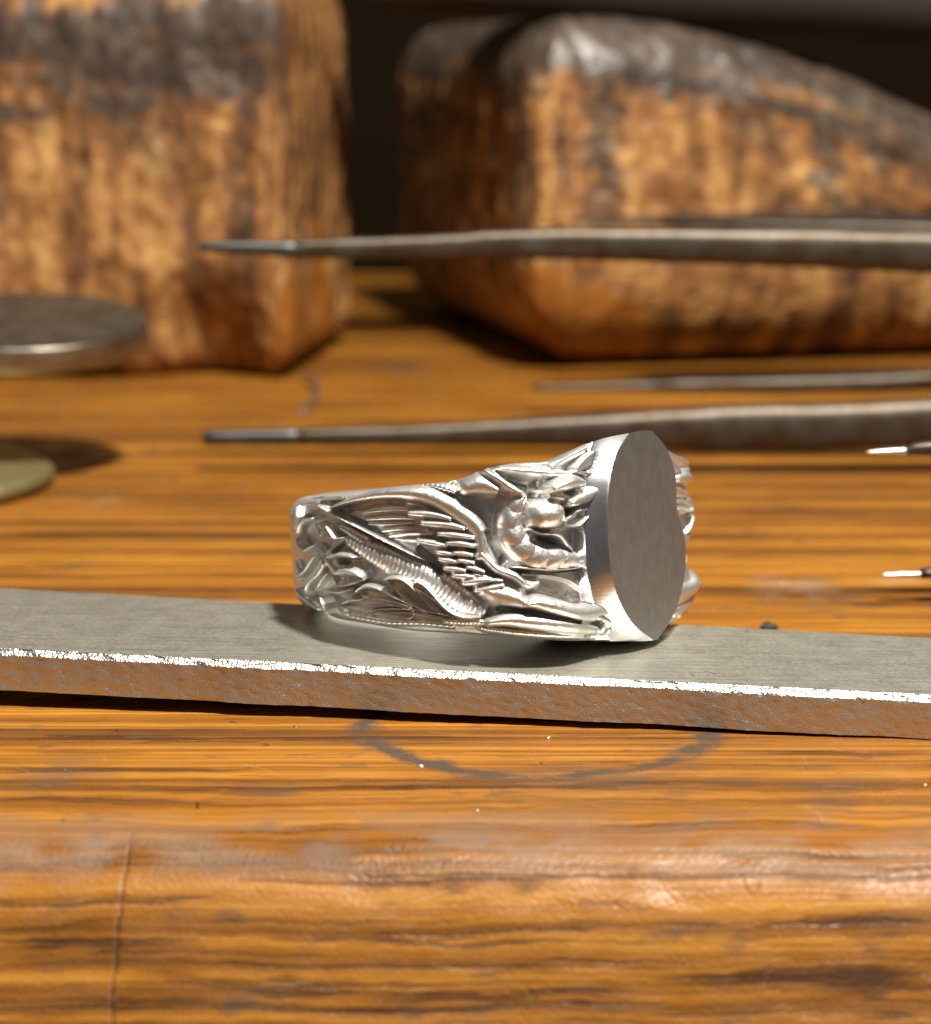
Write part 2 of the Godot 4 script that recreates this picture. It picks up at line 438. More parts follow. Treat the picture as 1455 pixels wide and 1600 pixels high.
# ---------------------------------------------------------------- scorched wooden blocks
func block_picture(seed_: int, w: int, h: int, per: float, tall: float, char_at: Vector4, varnish: Array, burns: Array) -> StandardMaterial3D:
	var long := grain(w, h, seed_, 0.06, 1, 20, 3)
	var mid := grain(w, h, seed_ + 1, 0.035, 1, 3, 4)
	var fine := grain(w, h, seed_ + 2, 0.13, 1, 4, 3)
	var big := grain(w, h, seed_ + 3, 0.012, 1.4, 1, 4)
	var pit := grain(w, h, seed_ + 4, 0.09, 1, 1.6, 3)
	var col := PackedByteArray(); col.resize(w * h * 3)
	var bump := PackedByteArray(); bump.resize(w * h)
	var rgh := PackedByteArray(); rgh.resize(w * h)
	var c0 := Vector3(0.06, 0.022, 0.006); var c1 := Vector3(0.26, 0.108, 0.024); var c2 := Vector3(0.55, 0.32, 0.105)
	var orange := Vector3(0.30, 0.11, 0.014); var coal := Vector3(0.038, 0.028, 0.022); var ash := Vector3(0.095, 0.074, 0.06)
	for j in h:
		var y := (1.0 - float(j) / (h - 1)) * tall
		for i in w:
			var k := j * w + i
			var x := float(i) / w * per
			var t: float = (0.46 * long[k] + 0.30 * mid[k] + 0.24 * fine[k]) / 255.0
			t = clampf((t - 0.28) * 2.1, 0.0, 1.0)
			if pit[k] > 178: t *= 1.0 - minf((pit[k] - 178) / 60.0, 0.6)
			var c := c0.lerp(c1, t * 2.0) if t < 0.5 else c1.lerp(c2, t * 2.0 - 1.0)
			var va := 0.0
			for q in varnish:   # places where the old varnish is still on: x, y, radius x, radius y
				var d: float = pow((x - q[0]) / q[2], 2.0) + pow((y - q[1]) / q[3], 2.0)
				va = maxf(va, smooth(1.15, 0.75, d + (mid[k] - 128) * 0.004))
			c = c.lerp(orange * (0.75 + 0.5 * long[k] / 255.0), va * 0.9)
			var ragged := (big[k] - 128) * 0.06 + (long[k] - 128) * 0.03 + (mid[k] - 128) * 0.02
			var ch := smooth(-2.5, 2.5, y - char_at.x + ragged) * smooth(-1.5, 2.5, char_at.y - y - ragged * 0.5)
			if char_at.w > char_at.z: ch *= smooth(-2.0, 2.0, x - char_at.z) * smooth(-2.0, 2.0, char_at.w - x)
			if long[k] < 58 and y > tall * 0.3: ch = maxf(ch, minf((58 - long[k]) / 30.0, 0.8))
			for q in burns:   # scorch marks that run down the face: x, half width, lowest height
				var d: float = absf(x - q[0] + (big[k] - 128) * 0.02 + (y - tall) * q[3]) / q[1]
				if d < 1.3: ch = maxf(ch, smooth(1.2, 0.4, d + (fine[k] - 128) * 0.004) * smooth(q[2] - 5.0, q[2] + 8.0, y + (mid[k] - 128) * 0.05) * 0.85)
			c = c.lerp(coal.lerp(ash, clampf((fine[k] + mid[k] - 250) / 160.0, 0.0, 0.7)), ch * 0.95)
			col[k * 3] = int(255.0 * pow(c.x, 0.4545)); col[k * 3 + 1] = int(255.0 * pow(c.y, 0.4545)); col[k * 3 + 2] = int(255.0 * pow(c.z, 0.4545))
			bump[k] = clampi(int(lerpf(60 + t * 150.0, 150.0 + (fine[k] - 128) * 0.3, maxf(va, ch * 0.5))), 0, 255)
			rgh[k] = clampi(int(165 - va * 75.0 - ch * 55.0 + (fine[k] - 128) * 0.2), 50, 255)
	var m := StandardMaterial3D.new(); m.resource_name = "scorched_wood"
	m.albedo_texture = tex(col, w, h); m.roughness = 1.0; m.roughness_texture = tex(rgh, w, h, true)
	m.heightmap_enabled = true; m.heightmap_texture = tex(bump, w, h, true); m.heightmap_scale = 0.07
	return m

func block_mesh(w: float, d: float, h: float, corner: float, low: float, high: float, shape: Callable) -> ArrayMesh:
	var ring_p := []   # x, z, nx, nz, u
	var spans := [[Vector2(-w / 2 + corner, d / 2), Vector2(1, 0), w - 2 * corner, 0.0], [Vector2(w / 2, d / 2 - corner), Vector2(0, -1), d - 2 * corner, 0.0], [Vector2(w / 2 - corner, -d / 2), Vector2(-1, 0), w - 2 * corner, 0.0], [Vector2(-w / 2, -d / 2 + corner), Vector2(0, 1), d - 2 * corner, 0.0]]
	for e in spans:
		var dir: Vector2 = e[1]; var out := Vector2(-dir.y, dir.x)
		if out.dot(e[0]) < 0.0: out = -out
		for k in 40: ring_p.append([e[0] + dir * e[2] * (k / 40.0), out])
		var cc: Vector2 = e[0] + dir * e[2] - out * corner
		for k in 10:
			var a := PI / 2 * k / 10.0
			var nn := out * cos(a) + dir * sin(a)
			ring_p.append([cc + nn * corner, nn])
	var per := 2 * (w + d)
	var rows := []   # y, inset
	rows.append([0.0, 1e3])
	for k in 9:
		var a := PI / 2 * k / 8.0
		rows.append([low * (1 - sin(a)) if false else low - low * cos(a), low - low * sin(a)])
	for k in range(1, 40): rows.append([lerpf(low, h - high, k / 40.0), 0.0])
	for k in 11:
		var a := PI / 2 * k / 10.0
		rows.append([h - high + high * sin(a), (high - high * cos(a)) * 0.9])
	rows.append([h, 1e3])
	var p := PackedVector3Array(); var uv := PackedVector2Array()
	var nz := noise(55, 0.14, 3); var nl := noise(56, 0.5, 2)
	var n := ring_p.size()
	for i in n:
		var at: Vector2 = ring_p[i][0]; var nn: Vector2 = ring_p[i][1]
		for r in rows:
			var q: Vector2 = at * 0.05 if r[1] > 100.0 else at - nn * r[1]
			var v := Vector3(q.x, r[0], q.y)
			if r[1] < 100.0:
				var bumpy := nz.get_noise_3d(v.x * 1.6, v.y * 0.4, v.z * 1.6) * 0.9 + nl.get_noise_3d(v.x * 1.4, v.y * 0.5, v.z * 1.4) * 0.35
				v += Vector3(nn.x, 0.25, nn.y) * bumpy * smooth(0.0, 4.0, r[0])
			v = shape.call(v)
			p.append(v); uv.append(Vector2(float(i) / n, 1.0 - r[0] / h))
	# close the seam with a last column that carries u = 1
	for r in rows.size():
		p.append(p[r]); uv.append(Vector2(1.0, uv[r].y))
	return sheet(p, uv, n + 1, rows.size())

func wood_blocks():
	var wl := 66.0; var dl := 48.0; var hl := 56.0
	var left := base("wooden_block", Vector3(-22.5, 0, -137.6) + Vector3(-wl / 2, 0, -dl / 2).rotated(Vector3.UP, deg_to_rad(-7)) + Vector3(0, 0, 0))
	left.rotation_degrees.y = -7
	var ml := block_picture(101, 1024, 512, 2 * (wl + dl), hl, Vector4(37.0, 47.5, -5.0, 57.0), [[58.0, 2.0, 13.0, 11.0], [80.0, 2.0, 10.0, 16.0]], [[33.0, 1.6, 27.0, 0.1], [57.5, 1.2, 20.0, 0.0], [46.0, 1.5, 30.0, -0.1]])
	put("body", block_mesh(wl, dl, hl, 2.5, 5.0, 13.0, func(v: Vector3) -> Vector3:
		var g := exp(-pow((v.x - 23.0) / 7.5, 2.0)) * smooth(16.0, 2.0, v.y) * smooth(0.0, 14.0, v.z)   # a hollow worn into the foot of the front face
		return v - Vector3(0, 0, g * 7.0)), ml, left)
	tag(left, "scorched wooden block at the left, charred flat top and gouged straight front", "wooden block", "scorched wooden blocks behind the ring")
	var wr := 92.0; var dr := 80.0; var hr := 45.6
	var right := base("wooden_block", Vector3(8.0, 0, -145.0) + Vector3(wr / 2, 0, -dr / 2).rotated(Vector3.UP, deg_to_rad(14)))
	right.rotation_degrees.y = 14
	var mr := block_picture(202, 1024, 512, 2 * (wr + dr), hr, Vector4(36.5, 90.0, 0.0, -1.0), [[0.0, 2.0, 12.0, 9.0], [334.0, 2.0, 18.0, 12.0], [344.0, 2.0, 12.0, 9.0]], [[29.0, 2.2, 18.0, 0.05], [3.0, 2.6, 20.0, 0.0], [17.0, 3.4, 31.0, 0.25], [38.0, 1.6, 28.0, -0.1], [330.0, 2.2, 14.0, 0.0]])
	put("body", block_mesh(wr, dr, hr, 6.0, 13.0, 9.0, func(v: Vector3) -> Vector3:
		var f := 1.0 - 0.235 * pow(maxf(0.0, (v.x + 33.0) / 41.0), 1.7)   # the top falls away to the right
		return Vector3(v.x, v.y * lerpf(1.0, f, smooth(8.0, 34.0, v.y)), v.z)), mr, right)
	tag(right, "scorched wooden block at the right with a rounded top sloping down to the right", "wooden block", "scorched wooden blocks behind the ring")

# ---------------------------------------------------------------- the steel bar under the ring
func bar_front(x: float) -> float: return 14.5 + 0.128 * x
func bar_back(x: float) -> float: return -1.1 + 0.156 * x
func bar_top(x: float) -> float: return 3.19 - 0.0176 * x

func steel_bar():
	var bar := base("steel_bar")
	var nx := 561
	var nf := noise(81, 1.3, 3); var ne := noise(82, 1.1, 4); var nb := noise(83, 0.1, 2)
	var thick := 2.62
	var faces := {"front_face": [], "chamfer": [], "top_face": [], "body": []}
	for k in 15: faces["front_face"].append([0.0, lerpf(-thick, -0.36, k / 14.0), 1.0])
	for k in 7: faces["chamfer"].append([lerpf(0.0, 0.42, k / 6.0), lerpf(-0.36, 0.0, pow(k / 6.0, 0.8)), 1.0])
	for k in 13: faces["top_face"].append([lerpf(0.42, 100.0, k / 12.0), 0.0, 0.0])
	faces["body"] = [[100.0, 0.0, 0.0], [100.15, -0.12, 0.0], [100.15, -thick, 0.0], [0.0, -thick, 1.0]]
	for f in faces:
		var p := PackedVector3Array(); var uv := PackedVector2Array()
		for i in nx:
			var x := lerpf(-72.0, 72.0, float(i) / (nx - 1))
			var zf := bar_front(x); var zb := bar_back(x); var yt := bar_top(x)
			for q in faces[f]:
				var z: float = zf - q[0] if q[0] < 1.0 else lerpf(zf - 0.42, zb, (q[0] - 0.42) / 99.58)
				var v := Vector3(x, yt + q[1], z)
				if q[2] > 0.0:
					var r := nf.get_noise_3d(v.x * 1.0, v.y * 2.0, v.z) * 0.07 + nb.get_noise_2d(v.x, 3.0) * 0.25 + nb.get_noise_2d(v.x * 6.0, q[1] * 3.0) * 0.07
					var e: float = ne.get_noise_2d(v.x * 1.1, q[1] * 2.0) * 0.09 * smooth(-0.9, -0.2, q[1])
					var fade: float = 1.0 if q[0] < 0.4 else 0.0
					if f == "body": fade = 0.0
					v += Vector3(0, e * 0.5 * fade * (1.0 if q[0] > 0.01 else 0.6), r * (1.0 if q[0] < 0.3 else 0.3) + e)
				p.append(v); uv.append(Vector2(x * 0.03, z * 0.03))
		put(f, sheet(p, uv, nx, faces[f].size()), mats[{"top_face": "bar_top", "chamfer": "bar_edge"}.get(f, "bar_side")], bar)
	tag(bar, "flat grey steel bar with a rough front edge lying across the bench under the ring", "metal bar")

# ---------------------------------------------------------------- tools in the background
func pincer(called, label, group, arms: Array, joint: Vector3, tip_mat: String):
	var t := base(called)
	for rows in arms:
		var split: int = rows[0]
		put("tip", loft(rows[1].slice(0, split + 1), 2.6, 20, 6, 0.10), mats[tip_mat], t)
		put("arm", loft(rows[1].slice(split), 3.0, 20, 6, 0.10), mats["tool_steel"], t)
	put("joint", loft([[joint, 3.0, 2.6], [joint + Vector3(12, 0, 0), 3.6, 3.0], [joint + Vector3(24, 0, 0), 3.0, 2.6]], 3.0), mats["tool_steel"], t)
	tag(t, label, "tweezers", group)

func tools():
	pincer("steel_tweezers", "dark steel tweezers lying open behind the ring, long arms with the leftmost tips", "open steel tweezers pointing left", [
		[1, [[Vector3(-25.6, 22.2, -74), 0.45, 0.6], [Vector3(-16.5, 21.9, -74), 0.85, 0.9], [Vector3(-4, 22.1, -74), 1.15, 1.1], [Vector3(10, 22.4, -74), 1.5, 1.3], [Vector3(45, 21.6, -74), 2.0, 1.6], [Vector3(80, 19.5, -74), 2.4, 2.0], [Vector3(112, 14.5, -74), 2.4, 2.0]]],
		[1, [[Vector3(-25.6, 3.4, -74), 0.75, 0.8], [Vector3(-16.5, 3.5, -74), 0.85, 0.9], [Vector3(-4, 3.7, -74), 1.0, 1.1], [Vector3(10, 4.1, -74), 1.5, 1.3], [Vector3(25, 4.4, -74), 2.2, 1.6], [Vector3(45, 4.9, -74), 2.4, 1.7], [Vector3(80, 7.0, -74), 2.4, 2.0], [Vector3(112, 11.5, -74), 2.4, 2.0]]]], Vector3(108, 13, -74), "blued_steel")
	pincer("steel_tweezers", "flat steel tweezers farthest back, slim tips just in front of the right wooden block", "open steel tweezers pointing left", [
		[1, [[Vector3(12.9, 20.9, -132), 0.25, 0.8], [Vector3(24, 20.9, -132), 0.6, 2.6], [Vector3(34, 20.8, -131), 0.8, 7.0], [Vector3(54, 20.6, -130), 1.1, 9.5], [Vector3(86, 19, -128), 1.5, 9.0], [Vector3(118, 15, -116), 2.2, 3.0]]],
		[1, [[Vector3(7.6, 3.1, -112), 0.25, 0.8], [Vector3(22, 3.4, -112), 0.7, 1.5], [Vector3(53, 4.0, -112), 1.2, 2.0], [Vector3(85, 6.5, -112), 1.8, 2.0], [Vector3(118, 11, -112), 2.2, 2.0]]]], Vector3(114, 13, -112), "tool_steel")
	pincer("steel_tweezers", "sharp steel tweezers at the right edge, nearest the ring, only its two points in view", "open steel tweezers pointing left", [
		[1, [[Vector3(29.7, 11.35, -18), 0.10, 0.12], [Vector3(32.5, 11.5, -18), 0.30, 0.4], [Vector3(38, 11.7, -18), 0.6, 0.8], [Vector3(70, 11.5, -18), 1.4, 1.6], [Vector3(96, 9.5, -18), 1.8, 2.0]]],
		[1, [[Vector3(31.2, 2.1, -18), 0.08, 0.12], [Vector3(34.0, 2.15, -18), 0.28, 0.4], [Vector3(38, 2.4, -18), 0.45, 0.7], [Vector3(70, 4.0, -18), 1.4, 1.6], [Vector3(96, 6.5, -18), 1.8, 2.0]]]], Vector3(92, 8, -18), "bright_steel")
	var big := base("steel_rod")
	put("shaft", loft([[Vector3(-13.5, 49.6, -160), 2.4, 3.4], [Vector3(0, 51.5, -160), 5.1, 5.6], [Vector3(24, 51.6, -160), 6.9, 6.8], [Vector3(66, 50.6, -160), 9.0, 8.0], [Vector3(120, 46, -160), 10.5, 9.0]], 3.2, 24, 6, 0.1), mats["dark_steel"], big)
	tag(big, "thick dark metal tool lying across the top of the right wooden block", "tool")

func discs():
	var d := base("steel_disc", Vector3(-43.4, 13.6, -76))
	d.rotation_degrees = Vector3(7, 0, -1.5)
	put("face", sheet_lathe([Vector2(0.01, 1.4), Vector2(6, 1.42), Vector2(11.4, 1.4), Vector2(11.85, 1.22)]), mats["disc_steel"], d)
	put("rim", sheet_lathe([Vector2(0.01, -1.4), Vector2(11.5, -1.4), Vector2(12.0, -1.1), Vector2(12.0, 0.0), Vector2(12.0, 1.05), Vector2(11.85, 1.22)]), mats["disc_steel"], d)
	put("stem", loft([[Vector3(-11, 0, 0), 1.2, 2.4], [Vector3(-22, -0.3, 0), 1.2, 2.2], [Vector3(-30, -2, 0), 1.4, 2.0], [Vector3(-33, -13.5, 0.5), 1.6, 2.0]], 3.0, 16, 6, 0.0, Vector3(0, 0.3, 1)), mats["disc_steel"], d)
	tag(d, "thick worn steel disc held level above the bench at the left edge", "disc")
	var b := base("brass_disc", Vector3(-58.4, 0.9, -66))
	put("plate", sheet_lathe([Vector2(0.01, -0.9), Vector2(18.3, -0.9), Vector2(19.0, -0.3), Vector2(18.9, 0.35), Vector2(18.2, 0.8), Vector2(17.0, 0.92), Vector2(9.0, 0.95), Vector2(0.01, 0.95)]), mats["brass"], b)
	tag(b, "dull brass disc lying flat on the bench below the steel disc", "disc")

func sheet_lathe(profile: Array) -> ArrayMesh: return lathe(profile, 120, 0.06)

func crumbs():
	var w := put("wire_scrap", loft([[Vector3(-20.6, 0.9, -140), 0.28, 0.28], [Vector3(-19.3, 1.3, -136), 0.3, 0.3], [Vector3(-18.2, 0.9, -129), 0.32, 0.32], [Vector3(-17.9, 0.6, -120), 0.32, 0.32], [Vector3(-18.6, 0.4, -110), 0.3, 0.3]], 2.0, 12, 8), mats["bright_steel"])
	tag(w, "short curved scrap of thin wire on the bench beside the left wooden block", "wire")
	var fm := SurfaceTool.new(); fm.begin(Mesh.PRIMITIVE_TRIANGLES)
	var rng := RandomNumberGenerator.new(); rng.seed = 5
	for d in 55:
		var at := Vector3(rng.randf_range(-36, 36), 0.05, rng.randf_range(-30, 33))
		if at.z < bar_front(at.x) + 0.5 and at.z > bar_back(at.x) - 0.3: continue
		var r := rng.randf_range(0.04, 0.12); var turn := Basis.from_euler(Vector3(rng.randf_range(-0.5, 0.5), rng.randf_range(0, TAU), rng.randf_range(-0.5, 0.5)))
		var long := rng.randf_range(1.0, 3.0)
		var c := [Vector3(-long, 0, -0.6), Vector3(long, 0.1, -0.4), Vector3(long * 0.8, 0, 0.6), Vector3(-long * 0.7, 0.2, 0.5), Vector3(0, 0.9, 0)]
		for q in [[0, 1, 4], [1, 2, 4], [2, 3, 4], [3, 0, 4]]:
			for e in [q[0], q[2], q[1]]: fm.add_vertex((at + turn * (c[e] as Vector3) * r) * MM)
	fm.generate_normals()
	tag(put("metal_filings", fm.commit(), mats["disc_steel"]), "fine silver filings scattered over the bench", "filings", "", "stuff")
	var spots := [[21.5, -8.6, 0.55, "charred dark crumb on the bench just behind the steel bar, right of the ring"], [-21.0, 3.0, 0.2, "tiny pale crumb on the bench behind the steel bar, left of the ring"]]
	for q in spots:
		var nz := noise(int(q[0] * 3.0) + 200, 0.9, 2)
		var p := PackedVector3Array(); var uv := PackedVector2Array()
		for i in 20:
			for j in 11:
				var a := TAU * i / 20.0; var b := PI * (j / 10.0 - 0.5)
				var v := Vector3(cos(b) * cos(a), sin(b) * 0.7, -cos(b) * sin(a))
				p.append(v * q[2] * (1.0 + 0.5 * nz.get_noise_3dv(v * 1.2))); uv.append(Vector2(i, j))
		tag(put("crumb", sheet(p, uv, 20, 11, true), mats["soot"] if q[2] > 0.3 else mats["disc_steel"], self, Vector3(q[0], q[2] * 0.6, q[1])), q[3], "crumb")


# ---------------------------------------------------------------- the signet ring
# The outside of the ring is one sculpted surface over a grid: arc length from the middle of the seal face (columns) by height (rows). Strokes raise the griffin, leaf and scrolls on it;
# each patch then becomes a part of its own. The far half mirrors the near one.
const CELL := 0.06
const NR := 236
const FACE_D := 15.1
var nc := 0
var col_a := PackedFloat32Array()
var col_rho := PackedFloat32Array()
var col_top := PackedFloat32Array()
var col_low := PackedFloat32Array()
var relief := PackedFloat32Array()
var owner_of := PackedInt32Array()
var best := PackedFloat32Array()
var best_t := PackedFloat32Array()
var part_name := ["band"]
var part_parent := [-1]
var part_of := {"band": 0}
const INSIDE := {"feather": "wing", "petal": "flower", "lobe": "leaf", "leaf_rim": "leaf", "vein": "leaf", "toe": "foreleg", "ear": "head", "jaw": "head", "brow": "head", "neck_edge": "neck", "bezel_side": "seal_face"}

func table(x: float, xs: Array, ys: Array) -> float:
	for i in xs.size() - 1:
		if x <= xs[i + 1]: return lerpf(ys[i], ys[i + 1], (x - xs[i]) / (xs[i + 1] - xs[i]))
	return ys[-1]

func soft_table(x: float, xs: Array, ys: Array, r: float) -> float:
	return (table(absf(x - r), xs, ys) + table(x, xs, ys) * 2.0 + table(minf(x + r, 180.0), xs, ys)) / 4.0

func face_half(v: float, far: bool) -> float:   # half width of the seal face at a height
	var w := 0.0
	for k in 7: w += table(v + (k - 3) * 0.25, [-9, -7.0, -6.6, -5.7, -4.3, -2.6, -0.8, 1.0, 3.0, 4.4, 5.4, 6.1, 6.6, 9], [-2.5, -0.9, 0.5, 2.5, 4.1, 5.15, 5.45, 5.35, 5.0, 4.35, 3.6, 2.7, 1.4, -2.5]) / 7.0
	if far: w *= 0.95 - 0.15 * exp(-pow((v - 1.6) / 1.5, 2.0))
	return w

func part(called: String) -> int:
	var many := called in ["feather", "petal", "lobe", "scroll", "toe", "vein", "bump", "leaf_rim", "fold"]
	if not many and part_of.has(called): return part_of[called]
	var up := -1
	if INSIDE.has(called): up = part(INSIDE[called])
	part_name.append(called); part_parent.append(up)
	part_of[called] = part_name.size() - 1
	return part_name.size() - 1

func stroke(called: String, prof: String, h: float, q: Array, ribs := 0.0):
	var pid := -1 if called == "*" else part(called)
	var pts := []
	for i in range(0, q.size(), 3): pts.append(Vector3(q[i], q[i + 1], q[i + 2]))
	var line := []
	var along := []
	var length := 0.0
	for i in pts.size() - 1:
		var a: Vector3 = pts[i]; var b: Vector3 = pts[i + 1]
		var n := maxi(2, int(Vector2(a.x - b.x, a.y - b.y).length() / 0.30))
		for k in n:
			line.append(a.cubic_interpolate(b, pts[maxi(i - 1, 0)], pts[mini(i + 2, pts.size() - 1)], float(k) / n))
	line.append(pts[-1])
	for i in line.size():
		if i: length += Vector2(line[i].x - line[i - 1].x, line[i].y - line[i - 1].y).length()
		along.append(length)
	var touched := PackedInt32Array()
	for i in line.size() - 1:
		var a: Vector3 = line[i]; var b: Vector3 = line[i + 1]
		var w := maxf(maxf(a.z, b.z), 0.02)
		var dx := b.x - a.x; var dy := b.y - a.y
		var l2 := maxf(dx * dx + dy * dy, 1e-6)
		var c0 := maxi(0, int((minf(a.x, b.x) - w) / CELL)); var c1 := mini(nc - 1, int((maxf(a.x, b.x) + w) / CELL) + 1)
		var v0 := minf(a.y, b.y) - w; var v1 := maxf(a.y, b.y) + w
		for c in range(c0, c1 + 1):
			var low := -col_low[c]; var step := (col_top[c] + col_low[c]) / (NR - 1)
			var r0 := maxi(0, int((v0 - low) / step)); var r1 := mini(NR - 1, int((v1 - low) / step) + 1)
			var px := c * CELL - a.x
			for r in range(r0, r1 + 1):
				var py := low + r * step - a.y
				var t := clampf((px * dx + py * dy) / l2, 0.0, 1.0)
				var ex := px - t * dx; var ey := py - t * dy
				var ww := a.z + (b.z - a.z) * t
				var d := sqrt(ex * ex + ey * ey) / maxf(ww, 0.02)
				if d < 1.0:
					var k := c * NR + r
					if best[k] > 8.0: touched.append(k)
					if d < best[k]:
						best[k] = d; best_t[k] = along[i] + (along[i + 1] - along[i]) * t
	for k in touched:
		var d := best[k]
		best[k] = 9.0
		var y := 0.0
		match prof:
			"r": y = sqrt(1.0 - d * d)
			"s": y = (1.0 - d * d) * (1.0 - d * d)
			"v": y = 1.0 - d
			"f": y = minf((1.0 - d) / 0.3, 1.0)
			"c": y = minf((1.0 - d) / 0.16, 0.35 + 0.65 * d * d)
			"k": y = 1.0 - d * d
		if prof == "k":
			relief[k] -= h * y
			continue
		if ribs > 0.0:
			var f := fposmod(best_t[k] * ribs / 1.0 + d * 0.35, 1.0)
			y -= 0.085 / h * (1.0 - pow(sin(PI * f), 0.6)) * minf((1.0 - d) * 4.0, 1.0)
		y = h * y
		if y > relief[k]:
			relief[k] = y; owner_of[k] = pid

func ring():
	var xs := [0, 10, 21, 28, 35, 42, 50, 58, 66, 80, 95, 115, 180]
	var rs := [13.1, 13.3, 13.9, 14.5, 14.65, 14.3, 13.5, 12.7, 12.1, 11.3, 10.9, 10.6, 10.5]
	# columns at even arc length
	var a := 0.0
	var fine := 0.02
	var s := 0.0
	var next := 0.0
	while a < 180.0:
		if s >= next:
			col_a.append(a); col_rho.append(soft_table(a, xs, rs, 5.0)); next += CELL
		var r0 := table(a, xs, rs); var r1 := table(a + fine, xs, rs)
		s += sqrt(pow(r1 - r0, 2.0) + pow(deg_to_rad(fine) * (r0 + r1) * 0.5, 2.0)); a += fine
	nc = col_a.size()
	for c in nc:
		col_top.append(soft_table(col_a[c], [0, 14, 22, 31, 41, 47, 54, 66, 76, 86, 103, 120, 180], [6.75, 6.4, 5.9, 5.2, 5.3, 5.1, 4.42, 4.35, 4.28, 3.9, 3.95, 3.8, 3.8], 3.0))
		col_low.append(soft_table(col_a[c], [0, 14, 28, 44, 53, 71, 89, 108, 117, 180], [6.75, 6.35, 5.97, 5.33, 5.05, 4.75, 4.25, 3.95, 3.6, 3.6], 4.0))
	relief.resize(nc * NR); owner_of.resize(nc * NR); best.resize(nc * NR); best.fill(9.0); best_t.resize(nc * NR)
	var face_id := part("seal_face")
	var side_id := part("bezel_side")
	carve()
	# soften what was sculpted, as casting and handling do
	for k in nc * NR: relief[k] *= 1.34 * lerpf(0.8, 1.0, smooth(5.6, 7.6, int(k / float(NR)) * CELL))
	for pass_ in 1:
		var old := relief.duplicate()
		for c in range(1, nc - 1):
			for r in range(1, NR - 1):
				var k := c * NR + r
				relief[k] = old[k] * 0.52 + (old[k - 1] + old[k + 1] + old[k - NR] + old[k + NR]) * 0.12
	var n1 := noise(301, 0.9, 4); var n2 := noise(302, 4.0, 2)
	# the ring's own axes: towards the seal face, towards the near side, up
	var t := deg_to_rad(9.0)
	var n := Vector3(0, sin(t), cos(t)); var u := Vector3(0, cos(t), -sin(t)); var right := Vector3(1, 0, 0)
	var q := deg_to_rad(4.0)
	var right2 := right * cos(q) + u * sin(q)
	u = u * cos(q) - right * sin(q); right = right2
	var ph := deg_to_rad(58.0)
	var fwd := n * cos(ph) + right * sin(ph)
	var near := n * sin(ph) - right * cos(ph)
	var total := 2 * (nc - 1)
	var p := PackedVector3Array(); p.resize(total * NR)
	var id := PackedInt32Array(); id.resize(total * NR)
	var uv := PackedVector2Array(); uv.resize(total * NR)
	var level := PackedFloat32Array(); level.resize(total * NR); level.fill(9.0)
	for i in total:
		var c := i if i < nc else total - i
		var far := i >= nc
		var al := deg_to_rad(col_a[c])
		var drop := 0.75 * smooth(12.0, 26.0, col_a[c]) * smooth(100.0, 70.0, col_a[c]) if far else 0.0
		var step := (col_top[c] + col_low[c]) / (NR - 1)
		var dir := fwd * cos(al) + near * (sin(al) * (-1.0 if far else 1.0))
		for r in NR:
			var v := -col_low[c] + r * step
			var k := c * NR + r
			var o := i * NR + r
			var rho := col_rho[c] + relief[k] + n1.get_noise_2d(c * CELL, v) * 0.035 + n2.get_noise_2d(c * CELL, v) * 0.008
			var who := owner_of[k] if not far else 0
			var de := minf(r * step, (NR - 1 - r) * step)
			var er := lerpf(0.55, 1.5, smooth(85.0, 125.0, col_a[c]))
			if de < er: rho -= 0.8 * (er - sqrt(maxf(0.0, er * er - (er - de) * (er - de))))
			if far: rho = lerpf(rho, col_rho[c] + 1.15, 0.55) + 0.95 * exp(-pow((col_a[c] - 31.0) / 8.0, 2.0)) * (0.6 + 0.3 * sin(v * 1.5 + 0.4))
			if col_a[c] < 50.0:
				var across := FACE_D * tan(al)
				var w := face_half(v, far)
				var slope := (face_half(v + 0.3, far) - face_half(v - 0.3, far)) / 0.6
				var out := (across - w) / sqrt(1.0 + slope * slope)
				level[o] = out
				var e := FACE_D
				if out > 0.0: e -= (1.5 * (1.0 - exp(-out * 0.85)) + out * 0.3) * out / (out + 0.05) + maxf(0.0, out - 1.2) * 1.5
				var rb := e / cos(al)
				if rb > rho or out <= 0.0:
					rho = rb; who = face_id if out <= 0.0 else side_id
				if out <= 0.0: rho = FACE_D / cos(al)
			p[o] = dir * rho + u * (v - drop * smooth(0.0, col_top[c], v))
			id[o] = who
			uv[o] = Vector2(v / 14.0, FACE_D * tan(minf(al, 0.6)) * (-1.0 if far else 1.0) / 14.0)
	var nrm := PackedVector3Array(); nrm.resize(total * NR)
	for i in total:
		var i0 := (i - 1 + total) % total; var i1 := (i + 1) % total
		for r in NR:
			nrm[i * NR + r] = (p[i * NR + mini(r + 1, NR - 1)] - p[i * NR + maxi(r - 1, 0)]).cross(p[i1 * NR + r] - p[i0 * NR + r]).normalized()
			if level[i * NR + r] <= 0.0: nrm[i * NR + r] = fwd
	var buckets := {}
